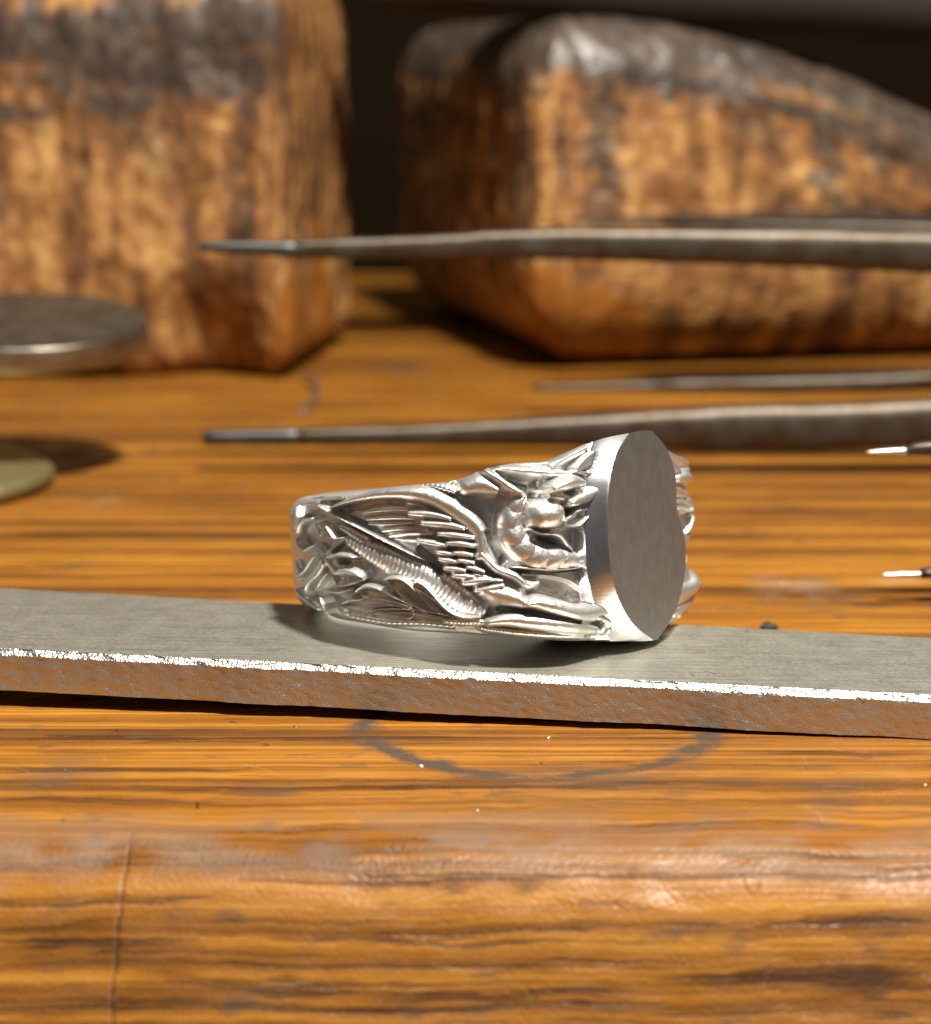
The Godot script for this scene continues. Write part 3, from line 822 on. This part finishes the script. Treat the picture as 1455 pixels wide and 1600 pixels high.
	for i in total:
		var i1 := (i + 1) % total
		for r in NR - 1:
			var a0 := i * NR + r; var a1 := i1 * NR + r
			var who := id[a0]
			var inside := int(level[a0] <= 0.0) + int(level[a0 + 1] <= 0.0) + int(level[a1] <= 0.0) + int(level[a1 + 1] <= 0.0)
			if inside == 0 or inside == 4:
				if not buckets.has(who): buckets[who] = PackedInt32Array()
				buckets[who].append_array(PackedInt32Array([a0, a1, a0 + 1, a1, a1 + 1, a0 + 1]))
				continue
			# the outline of the seal face runs through this patch: cut it along that line
			for tri in [[a0, a1, a0 + 1], [a1, a1 + 1, a0 + 1]]:
				for keep in [-1.0, 1.0]:
					var poly := []
					for e in 3:
						var k0: int = tri[e]; var k1: int = tri[(e + 1) % 3]
						var l0: float = level[k0] * keep; var l1: float = level[k1] * keep
						if l0 >= 0.0: poly.append(k0)
						if (l0 >= 0.0) != (l1 >= 0.0):
							var f: float = l0 / (l0 - l1)
							p.append(p[k0].lerp(p[k1], f)); nrm.append(fwd if keep < 0.0 else nrm[k0 if l0 >= 0.0 else k1]); uv.append(uv[k0].lerp(uv[k1], f))
							poly.append(p.size() - 1)
					var w2 := face_id if keep < 0.0 else side_id
					if not buckets.has(w2): buckets[w2] = PackedInt32Array()
					for e in range(1, poly.size() - 1): buckets[w2].append_array(PackedInt32Array([poly[0], poly[e], poly[e + 1]]))
	var root := base("signet_ring", Vector3(-1.1, 7.9, -1.5))
	tag(root, "carved silver signet ring with a blank oval seal face and a griffin on its shoulder", "ring")
	var made := {}
	var order := buckets.keys(); order.sort()
	for who in order: ring_part(who, buckets, made, root, p, nrm, uv)
	# rims and the bore
	var ip := PackedVector3Array(); var iu := PackedVector2Array()
	var rows := 14
	for i in total:
		var c := i if i < nc else total - i
		var al := deg_to_rad(col_a[c])
		var dir := fwd * cos(al) + near * (sin(al) * (-1.0 if i >= nc else 1.0))
		var top: Vector3 = p[i * NR + NR - 1]; var low: Vector3 = p[i * NR]
		var bore := 8.2
		var yt: float = (top - dir * top.dot(dir)).dot(u) - 0.40 * maxf(0.0, top.dot(dir) - 10.9); var yl := -col_low[c]
		for r in rows:
			var v: Vector3
			match r:
				0: v = top
				1: v = top.lerp(dir * (bore + 0.6) + u * (yt - 0.05), 0.15)
				2: v = top.lerp(dir * (bore + 0.6) + u * (yt - 0.05), 0.85)
				3: v = dir * (bore + 0.35) + u * (yt - 0.12)
				4: v = dir * (bore + 0.1) + u * (yt - 0.35)
				5: v = dir * bore + u * (yt - 0.7)
				6: v = dir * bore + u * lerpf(yt, yl, 0.4)
				7: v = dir * bore + u * lerpf(yt, yl, 0.6)
				8: v = dir * bore + u * (yl + 0.7)
				9: v = dir * (bore + 0.1) + u * (yl + 0.35)
				10: v = dir * (bore + 0.35) + u * (yl + 0.12)
				11: v = low.lerp(dir * (bore + 0.6) + u * (yl + 0.05), 0.85)
				12: v = low.lerp(dir * (bore + 0.6) + u * (yl + 0.05), 0.15)
				13: v = low
			ip.append(v); iu.append(Vector2(i, r) * 0.01)
	put("inner_band", sheet(ip, iu, total, rows, true, true), mats["silver"], root)

func ring_part(who: int, buckets: Dictionary, made: Dictionary, root: Node3D, p: PackedVector3Array, nrm: PackedVector3Array, uv: PackedVector2Array):
	if made.has(who): return
	var above: Node3D = root
	var up: int = part_parent[who]
	if up >= 0:
		if not buckets.has(up):
			var holder := Node3D.new(); holder.name = part_name[up]; root.add_child(holder, true); made[up] = holder
		else: ring_part(up, buckets, made, root, p, nrm, uv)
		above = made[up]
	var v := PackedVector3Array(); var n := PackedVector3Array(); var t := PackedVector2Array(); var ix := PackedInt32Array()
	var at := {}
	var b: PackedInt32Array = buckets[who]
	for k in b:
		var have: int = at.get(k, -1)
		if have < 0:
			have = v.size(); at[k] = have
			v.append(p[k] * MM); n.append(nrm[k]); t.append(uv[k])
		ix.append(have)
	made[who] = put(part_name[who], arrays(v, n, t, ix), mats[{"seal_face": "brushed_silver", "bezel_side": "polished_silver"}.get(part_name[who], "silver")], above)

func carve():
	stroke("panel","f",0.28,[12.59,1.17,0.44, 11.87,0.43,0.74, 11.51,-0.29,0.52],0)
	stroke("collar","f",0.85,[5.65,1.19,0.28, 5.42,0.15,0.32, 5.46,-1.70,0.32, 5.05,-2.97,0.32, 3.87,-3.92,0.32, 2.47,-4.69,0.28, 1.15,-5.34,0.25],0)
	stroke("collar","r",0.6,[3.31,-5.58,0.36, 1.30,-5.95,0.43, 1.15,-6.33,0.36],0)
	stroke("crest","s",0.75,[7.87,4.95,0.55, 6.83,5.40,0.69, 4.52,5.92,0.65],0)
	stroke("crest","f",0.95,[5.90,4.64,0.28, 4.49,5.14,0.55, 2.73,5.41,0.65, 1.32,5.48,0.46],0)
	stroke("crest","s",1.1,[3.15,6.01,0.47, 1.15,6.38,0.64, 1.15,6.61,0.58],0)
	stroke("crest","c",1.25,[1.15,4.97,0.17, 1.15,5.58,0.47, 1.15,6.11,0.47],0)
	stroke("cord","r",0.62,[23.65,3.80,0.14, 22.27,3.81,0.20, 20.43,3.89,0.26, 18.74,4.39,0.29, 17.15,4.62,0.29, 15.40,4.44,0.31, 14.30,4.04,0.33, 13.80,3.79,0.20],3.2)
	stroke("cord","r",0.55,[14.16,4.43,0.21, 13.25,4.93,0.25, 12.09,5.35,0.30, 11.04,5.49,0.30, 9.55,5.21,0.25, 8.49,5.17,0.25, 7.69,5.25,0.21],3.2)
	stroke("bump","r",0.7,[25.60,3.94,0.17, 24.43,4.05,0.25, 23.45,4.06,0.15],0)
	stroke("bump","r",0.75,[23.38,3.76,0.19, 22.50,3.94,0.31, 21.41,4.00,0.22],0)
	stroke("scroll","r",0.47,[27.03,-1.20,0.14, 26.06,-0.80,0.17, 25.26,-0.25,0.17, 24.70,0.08,0.12],0)
	stroke("scroll","r",0.56,[25.90,-2.55,0.11, 25.94,-2.08,0.15, 25.46,-1.60,0.17, 24.25,-0.98,0.19, 23.69,-0.38,0.19, 23.89,0.22,0.17, 24.43,0.82,0.12],0)
	stroke("scroll","r",0.56,[24.39,2.55,0.14, 25.86,2.30,0.22, 26.54,1.69,0.23, 26.50,1.01,0.22, 25.85,0.51,0.19, 24.61,0.82,0.15],0)
	stroke("scroll","r",0.39,[25.49,2.83,0.11, 26.15,2.30,0.14],0)
	stroke("scroll","r",0.51,[24.48,-1.85,0.12, 23.97,-1.38,0.15, 23.40,-0.98,0.11],0)
	stroke("scroll","r",0.56,[24.15,2.18,0.14, 23.85,1.88,0.23, 23.69,1.48,0.15],0)
	stroke("scroll","r",0.3,[27.78,-0.37,0.20, 27.49,-0.83,0.29, 27.41,-1.38,0.20],0)
	stroke("scroll","r",0.51,[27.37,-2.12,0.19, 26.08,-2.76,0.31, 24.78,-3.26,0.27],0)
	stroke("scroll","r",0.45,[27.24,3.24,0.23, 26.85,2.63,0.31, 26.96,1.96,0.19],0)
	stroke("strap","r",0.6,[25.98,3.44,0.19, 24.61,3.59,0.31, 23.52,3.40,0.36, 22.42,2.90,0.31],0)
	stroke("flower","s",0.45,[23.58,0.08,0.54, 22.79,-0.78,1.00, 22.51,-1.65,0.85],0)
	stroke("petal","s",0.98,[22.44,-0.99,0.32, 21.34,-0.80,0.60, 20.45,-1.01,0.48, 20.08,-1.28,0.10],0)
	stroke("petal","s",0.92,[22.89,0.08,0.20, 21.95,0.23,0.36, 21.08,0.15,0.36, 20.60,0.04,0.08],0)
	stroke("petal","s",0.86,[22.78,2.06,0.18, 22.45,1.66,0.31, 22.13,1.25,0.24, 21.49,1.31,0.08],0)
	stroke("petal","s",0.69,[22.15,-1.78,0.20, 21.07,-1.59,0.36, 20.16,-1.35,0.08],0)
	stroke("petal","s",0.69,[23.51,-1.98,0.16, 22.37,-2.14,0.36, 21.02,-1.92,0.10],0)
	stroke("petal","s",0.8,[23.87,-2.45,0.16, 23.66,-2.91,0.32, 23.47,-3.51,0.16],0)
	stroke("petal","s",0.57,[23.05,0.34,0.10, 22.26,0.86,0.24, 21.50,1.24,0.10],0)
	stroke("petal","r",0.55,[22.57,-3.17,0.16, 22.18,-3.37,0.29, 21.96,-3.56,0.15],0)
	stroke("*","k",0.5,[23.03,-1.25,0.40, 22.39,-1.38,0.47],0)
	stroke("*","k",0.4,[22.36,-0.19,0.27, 21.91,-0.27,0.20],0)
	stroke("ribbed_body","r",0.62,[21.87,1.97,0.24, 21.04,1.56,0.38, 20.19,1.01,0.50],4.2)
	stroke("ribbed_body","r",0.68,[21.19,1.06,0.52, 19.94,0.40,0.72, 18.20,-0.42,0.95, 16.58,-1.23,1.01, 15.24,-2.03,1.04, 14.01,-2.93,1.01, 12.85,-3.44,0.72],3.3)
	stroke("back_ridge","v",0.82,[23.52,3.40,0.30, 22.42,2.90,0.27, 20.90,2.16,0.22, 19.02,1.22,0.18, 17.56,0.50,0.16],0)
	stroke("back_ridge","v",0.82,[20.79,2.18,0.14, 20.59,2.08,0.14, 18.69,1.09,0.14, 16.90,0.15,0.14, 15.26,-0.61,0.09],0)
	stroke("*","k",0.22,[21.64,2.29,0.08, 20.61,1.82,0.10, 18.72,0.81,0.10, 16.92,-0.13,0.09, 15.67,-0.61,0.06],0)
	stroke("wing","f",0.22,[21.35,3.01,0.36, 19.55,2.72,0.85, 17.65,2.20,1.56, 15.64,1.29,2.13, 14.02,0.02,1.56, 13.54,-1.09,0.92],0)
	stroke("feather","r",0.33,[21.07,2.94,0.11, 20.12,2.82,0.16, 19.20,3.03,0.16, 18.37,3.33,0.11],0)
	stroke("feather","r",0.36,[20.26,2.80,0.13, 18.54,2.89,0.19, 16.93,2.82,0.13],0)
	stroke("feather","r",0.4,[19.90,2.37,0.16, 18.07,2.41,0.22, 16.50,2.28,0.16],0)
	stroke("feather","r",0.38,[19.79,2.06,0.13, 18.42,2.01,0.18, 16.64,2.02,0.13],0)
	stroke("feather","r",0.43,[18.78,1.61,0.17, 17.50,1.69,0.24, 15.68,1.54,0.17],0)
	stroke("feather","r",0.46,[18.22,1.29,0.21, 16.80,1.44,0.30, 15.41,1.28,0.21],0)
	stroke("feather","r",0.33,[17.92,1.06,0.13, 16.84,0.99,0.18, 15.90,0.92,0.13],0)
	stroke("feather","r",0.38,[16.90,3.26,0.13, 16.20,3.11,0.18, 15.52,2.83,0.13],0)
	stroke("feather","r",0.81,[16.71,2.62,0.24, 15.78,2.55,0.34, 14.98,2.40,0.32, 14.21,2.17,0.24],0)
	stroke("feather","r",0.83,[15.94,1.98,0.25, 15.02,1.86,0.34, 14.13,1.73,0.35, 13.41,1.53,0.25],0)
	stroke("feather","r",0.86,[14.95,1.26,0.24, 14.00,1.14,0.34, 12.90,0.94,0.24],0)
	stroke("feather","r",0.81,[16.26,0.91,0.22, 15.39,0.73,0.31, 14.56,0.52,0.22],0)
	stroke("feather","r",0.88,[14.49,0.66,0.24, 13.70,0.61,0.34, 12.88,0.43,0.24],0)
	stroke("feather","r",0.81,[15.15,0.15,0.22, 14.70,0.07,0.31, 14.20,-0.02,0.22],0)
	stroke("feather","r",0.88,[14.11,0.05,0.23, 13.58,-0.01,0.32, 13.03,-0.12,0.23],0)
	stroke("feather","r",0.83,[15.04,-0.29,0.22, 14.51,-0.39,0.31, 13.95,-0.50,0.22],0)
	stroke("feather","r",0.88,[13.89,-0.40,0.20, 13.44,-0.49,0.28, 12.96,-0.61,0.20],0)
	stroke("feather","r",0.86,[14.74,-0.85,0.23, 14.15,-0.94,0.32, 13.54,-1.05,0.23],0)
	stroke("feather","r",0.88,[13.36,-0.83,0.20, 12.93,-0.97,0.28, 12.40,-1.18,0.20],0)
	stroke("feather","r",0.88,[14.21,-1.33,0.25, 13.62,-1.40,0.35, 13.07,-1.47,0.25],0)
	stroke("feather","r",0.81,[13.00,-1.31,0.17, 12.68,-1.39,0.24, 12.26,-1.49,0.17],0)
	stroke("feather","r",0.94,[13.59,-1.81,0.27, 12.86,-1.73,0.39, 12.07,-1.67,0.27],0)
	stroke("feather","r",0.86,[12.14,-1.73,0.16, 11.76,-1.73,0.23, 11.34,-1.78,0.16],0)
	stroke("feather","r",0.94,[12.87,-2.30,0.25, 12.11,-2.21,0.35, 11.36,-2.08,0.25],0)
	stroke("wing","r",0.85,[22.40,3.20,0.10, 20.79,3.64,0.26, 19.12,3.95,0.43, 17.50,3.99,0.54, 16.03,3.80,0.61, 14.91,3.36,0.65, 13.83,2.66,0.68, 12.94,1.91,0.68, 12.47,1.23,0.61, 12.42,0.47,0.51, 12.57,-0.25,0.34],0)
	stroke("*","k",0.35,[21.57,3.01,0.23, 19.17,3.36,0.28, 17.25,3.33,0.28],0)
	stroke("*","k",0.45,[16.30,0.34,0.28, 15.42,-0.46,0.34, 15.07,-1.08,0.23],0)
	stroke("leaf","f",0.25,[21.57,-3.01,0.71, 19.46,-3.17,0.94, 17.17,-3.34,1.02, 15.10,-3.80,0.63, 13.76,-4.05,0.31],0)
	stroke("lobe","c",0.79,[22.09,-2.94,0.15, 20.69,-2.81,0.44, 19.00,-3.10,0.56, 17.30,-3.49,0.48],0)
	stroke("lobe","c",0.86,[20.67,-2.08,0.15, 19.92,-2.19,0.45, 18.61,-2.52,0.47, 17.29,-3.08,0.25],0)
	stroke("lobe","c",0.98,[18.51,-1.38,0.11, 17.78,-1.75,0.51, 16.82,-2.50,0.64, 15.74,-3.12,0.51, 14.88,-3.55,0.20],0)
	stroke("lobe","c",1.01,[16.59,-1.52,0.08, 16.10,-2.33,0.43, 15.32,-3.14,0.43, 14.42,-3.76,0.18],0)
	stroke("leaf_rim","r",0.94,[20.71,-2.11,0.13, 20.24,-1.81,0.18, 19.50,-1.81,0.18, 18.73,-2.12,0.16, 17.99,-2.52,0.13, 17.28,-2.87,0.08],0)
	stroke("leaf_rim","r",1.14,[18.57,-1.38,0.11, 18.12,-1.30,0.18, 17.45,-1.37,0.18, 16.91,-1.77,0.16, 16.62,-2.18,0.08],0)
	stroke("leaf_rim","r",1.18,[16.62,-1.51,0.10, 16.06,-1.79,0.18, 15.48,-2.48,0.20, 14.98,-3.15,0.20, 14.41,-3.63,0.18, 13.74,-3.89,0.16, 12.82,-3.91,0.10],0)
	stroke("leaf_rim","r",0.79,[21.99,-2.87,0.10, 21.34,-2.66,0.15, 20.51,-2.62,0.11],0)
	stroke("vein","r",0.62,[20.59,-3.45,0.05, 19.07,-3.25,0.08, 17.17,-3.35,0.08, 14.97,-3.97,0.05],0)
	stroke("vein","r",0.62,[20.11,-3.59,0.05, 18.53,-3.50,0.07, 16.76,-3.58,0.07, 15.25,-3.99,0.05],0)
	stroke("vein","r",0.62,[19.84,-3.12,0.05, 17.88,-3.06,0.07, 16.05,-3.54,0.05],0)
	stroke("vein","r",0.62,[18.24,-2.79,0.05, 16.73,-3.16,0.07, 15.36,-3.66,0.05],0)
	stroke("vein","r",0.62,[20.02,-2.49,0.05, 18.63,-2.78,0.06, 17.01,-3.15,0.05],0)
	stroke("vein","r",0.62,[17.64,-1.95,0.05, 16.70,-2.77,0.06, 15.48,-3.46,0.05],0)
	stroke("vein","r",0.62,[16.12,-2.59,0.05, 15.34,-3.34,0.05, 14.69,-3.75,0.05],0)
	stroke("border","r",0.5,[21.64,-3.67,0.27, 20.06,-3.92,0.31, 18.74,-4.10,0.27, 17.38,-4.16,0.24, 16.18,-4.23,0.24, 14.47,-4.45,0.24],2.6)
	stroke("border","r",0.62,[14.99,-4.13,0.20, 14.04,-4.20,0.33, 12.97,-4.21,0.34, 12.46,-4.37,0.20],4)
	stroke("haunch","s",0.95,[12.37,-2.36,0.94, 11.45,-2.68,1.36, 10.55,-3.00,1.11, 10.11,-3.31,0.68],0)
	stroke("hind_leg","r",0.95,[12.30,-4.29,0.32, 11.03,-4.20,0.51, 9.06,-4.55,0.59, 6.80,-5.06,0.55, 4.98,-5.44,0.36],0)
	stroke("border","r",0.5,[12.80,-4.57,0.21, 12.40,-4.72,0.24, 10.43,-5.09,0.26, 8.42,-5.41,0.26, 5.99,-5.75,0.21],5)
	stroke("chest","s",0.6,[10.21,-1.95,0.51, 9.70,-2.19,0.60, 9.16,-2.10,0.34],0)
	stroke("chest","r",0.9,[12.46,-0.11,0.27, 11.61,-1.08,0.33, 10.59,-1.57,0.35, 10.10,-2.09,0.27],0)
	stroke("fold","r",0.7,[10.61,-1.01,0.11, 8.84,-1.28,0.14, 7.32,-1.42,0.14, 5.23,-1.38,0.11],0)
	stroke("fold","r",0.55,[10.05,-1.52,0.08, 8.44,-1.72,0.11, 7.05,-2.13,0.09, 5.77,-2.83,0.08],0)
	stroke("*","k",0.3,[10.17,-1.31,0.06, 8.43,-1.52,0.09, 6.43,-1.61,0.09, 5.51,-1.62,0.06],0)
	stroke("foreleg","r",1.15,[10.08,-3.34,0.30, 9.44,-3.29,0.58, 8.14,-3.75,0.62, 6.90,-4.22,0.60, 5.60,-4.36,0.68, 4.30,-4.43,0.62, 3.36,-4.95,0.46, 3.01,-5.40,0.22],0)
	stroke("toe","r",1.1,[4.91,-4.74,0.16, 4.01,-5.01,0.24, 3.49,-5.42,0.13],0)
	stroke("toe","r",1,[4.37,-5.04,0.13, 4.42,-5.45,0.21, 4.73,-5.69,0.11],0)
	stroke("toe","r",1,[3.72,-5.25,0.11, 3.77,-5.59,0.20, 4.11,-5.83,0.11],0)
	stroke("*","k",0.25,[4.89,-4.60,0.04, 3.97,-4.71,0.07, 3.38,-5.08,0.04],0)
	stroke("*","k",0.5,[11.96,1.14,0.30, 11.60,0.41,0.37, 11.11,-0.60,0.30],0)
	stroke("*","k",0.5,[11.51,-3.48,0.18, 10.59,-3.67,0.16, 9.55,-3.96,0.16, 8.19,-4.35,0.13, 6.56,-4.80,0.11],0)
	stroke("head_disc","s",0.75,[6.11,2.81,1.22, 5.18,2.25,1.38, 5.15,1.47,1.06],0)
	stroke("head_disc","r",1,[6.27,4.49,0.11, 5.18,4.35,0.18, 4.06,4.11,0.21, 2.92,3.50,0.23, 2.37,2.57,0.23, 2.71,1.50,0.23, 3.64,0.71,0.21, 5.17,0.29,0.13],0)
	stroke("neck","r",0.98,[9.96,3.17,0.57, 10.44,2.37,0.76, 10.60,1.40,0.85, 10.28,0.54,1.00, 9.57,-0.16,1.10, 8.69,-0.53,1.06, 7.67,-0.70,0.90, 6.52,-0.91,0.57],1)
	stroke("neck_edge","r",0.6,[11.34,1.10,0.08, 11.11,0.38,0.13, 10.68,-0.34,0.13, 10.04,-0.99,0.08],0)
	stroke("mane","r",1,[12.99,4.04,0.64, 12.45,4.15,0.76, 11.90,4.04,0.69, 11.37,3.76,0.44],0)
	stroke("mane","r",1.1,[11.91,4.95,0.27, 11.32,4.46,0.41, 10.67,3.89,0.41, 10.01,3.46,0.25],0)
	stroke("brow","s",0.85,[11.07,5.11,0.49, 9.92,4.85,0.69, 8.54,4.61,0.73, 7.09,4.36,0.57, 5.95,4.15,0.32],0)
	stroke("*","k",0.28,[11.24,5.12,0.06, 10.84,4.43,0.09, 9.98,4.00,0.10, 9.23,3.83,0.06],0)
	stroke("head","s",1,[8.65,3.14,0.76, 7.86,3.08,0.85, 7.04,2.88,0.68],0)
	stroke("head","r",1.38,[8.83,2.04,1.09, 8.22,2.02,1.10],0)
	stroke("head","r",1.5,[8.18,3.59,0.42, 7.47,3.79,0.58, 6.56,3.91,0.56, 5.93,3.82,0.41],0)
	stroke("head","r",1.42,[7.02,2.63,0.42, 6.11,2.81,0.54, 4.84,3.09,0.53, 4.02,3.40,0.36],0)
	stroke("*","k",0.7,[9.02,3.24,0.22, 8.82,3.16,0.31, 8.53,3.15,0.18],0)
	stroke("*","k",0.25,[9.59,2.80,0.10, 9.75,2.11,0.12, 9.54,1.36,0.12, 8.86,0.99,0.10],0)
	stroke("ear","c",1.5,[7.16,1.45,0.34, 6.47,1.62,0.61, 5.49,1.86,0.36],0)
	stroke("ear","r",1.2,[5.13,1.15,0.25, 4.33,1.33,0.39, 3.63,1.82,0.37],0)
	stroke("*","k",0.65,[9.38,0.54,0.25, 8.48,0.29,0.46, 7.60,0.21,0.38, 6.96,-0.20,0.25],0)
	stroke("jaw","r",0.95,[9.61,1.22,0.12, 8.94,0.92,0.13, 8.20,0.82,0.15, 7.65,0.59,0.18, 7.27,0.08,0.18, 6.88,-0.34,0.10],0)
	stroke("*","k",0.45,[4.69,0.71,0.06, 4.64,0.15,0.08, 4.46,-0.76,0.08, 4.44,-1.79,0.08, 4.21,-2.85,0.08, 3.84,-3.65,0.08, 2.90,-4.58,0.07, 1.86,-5.11,0.04],0)
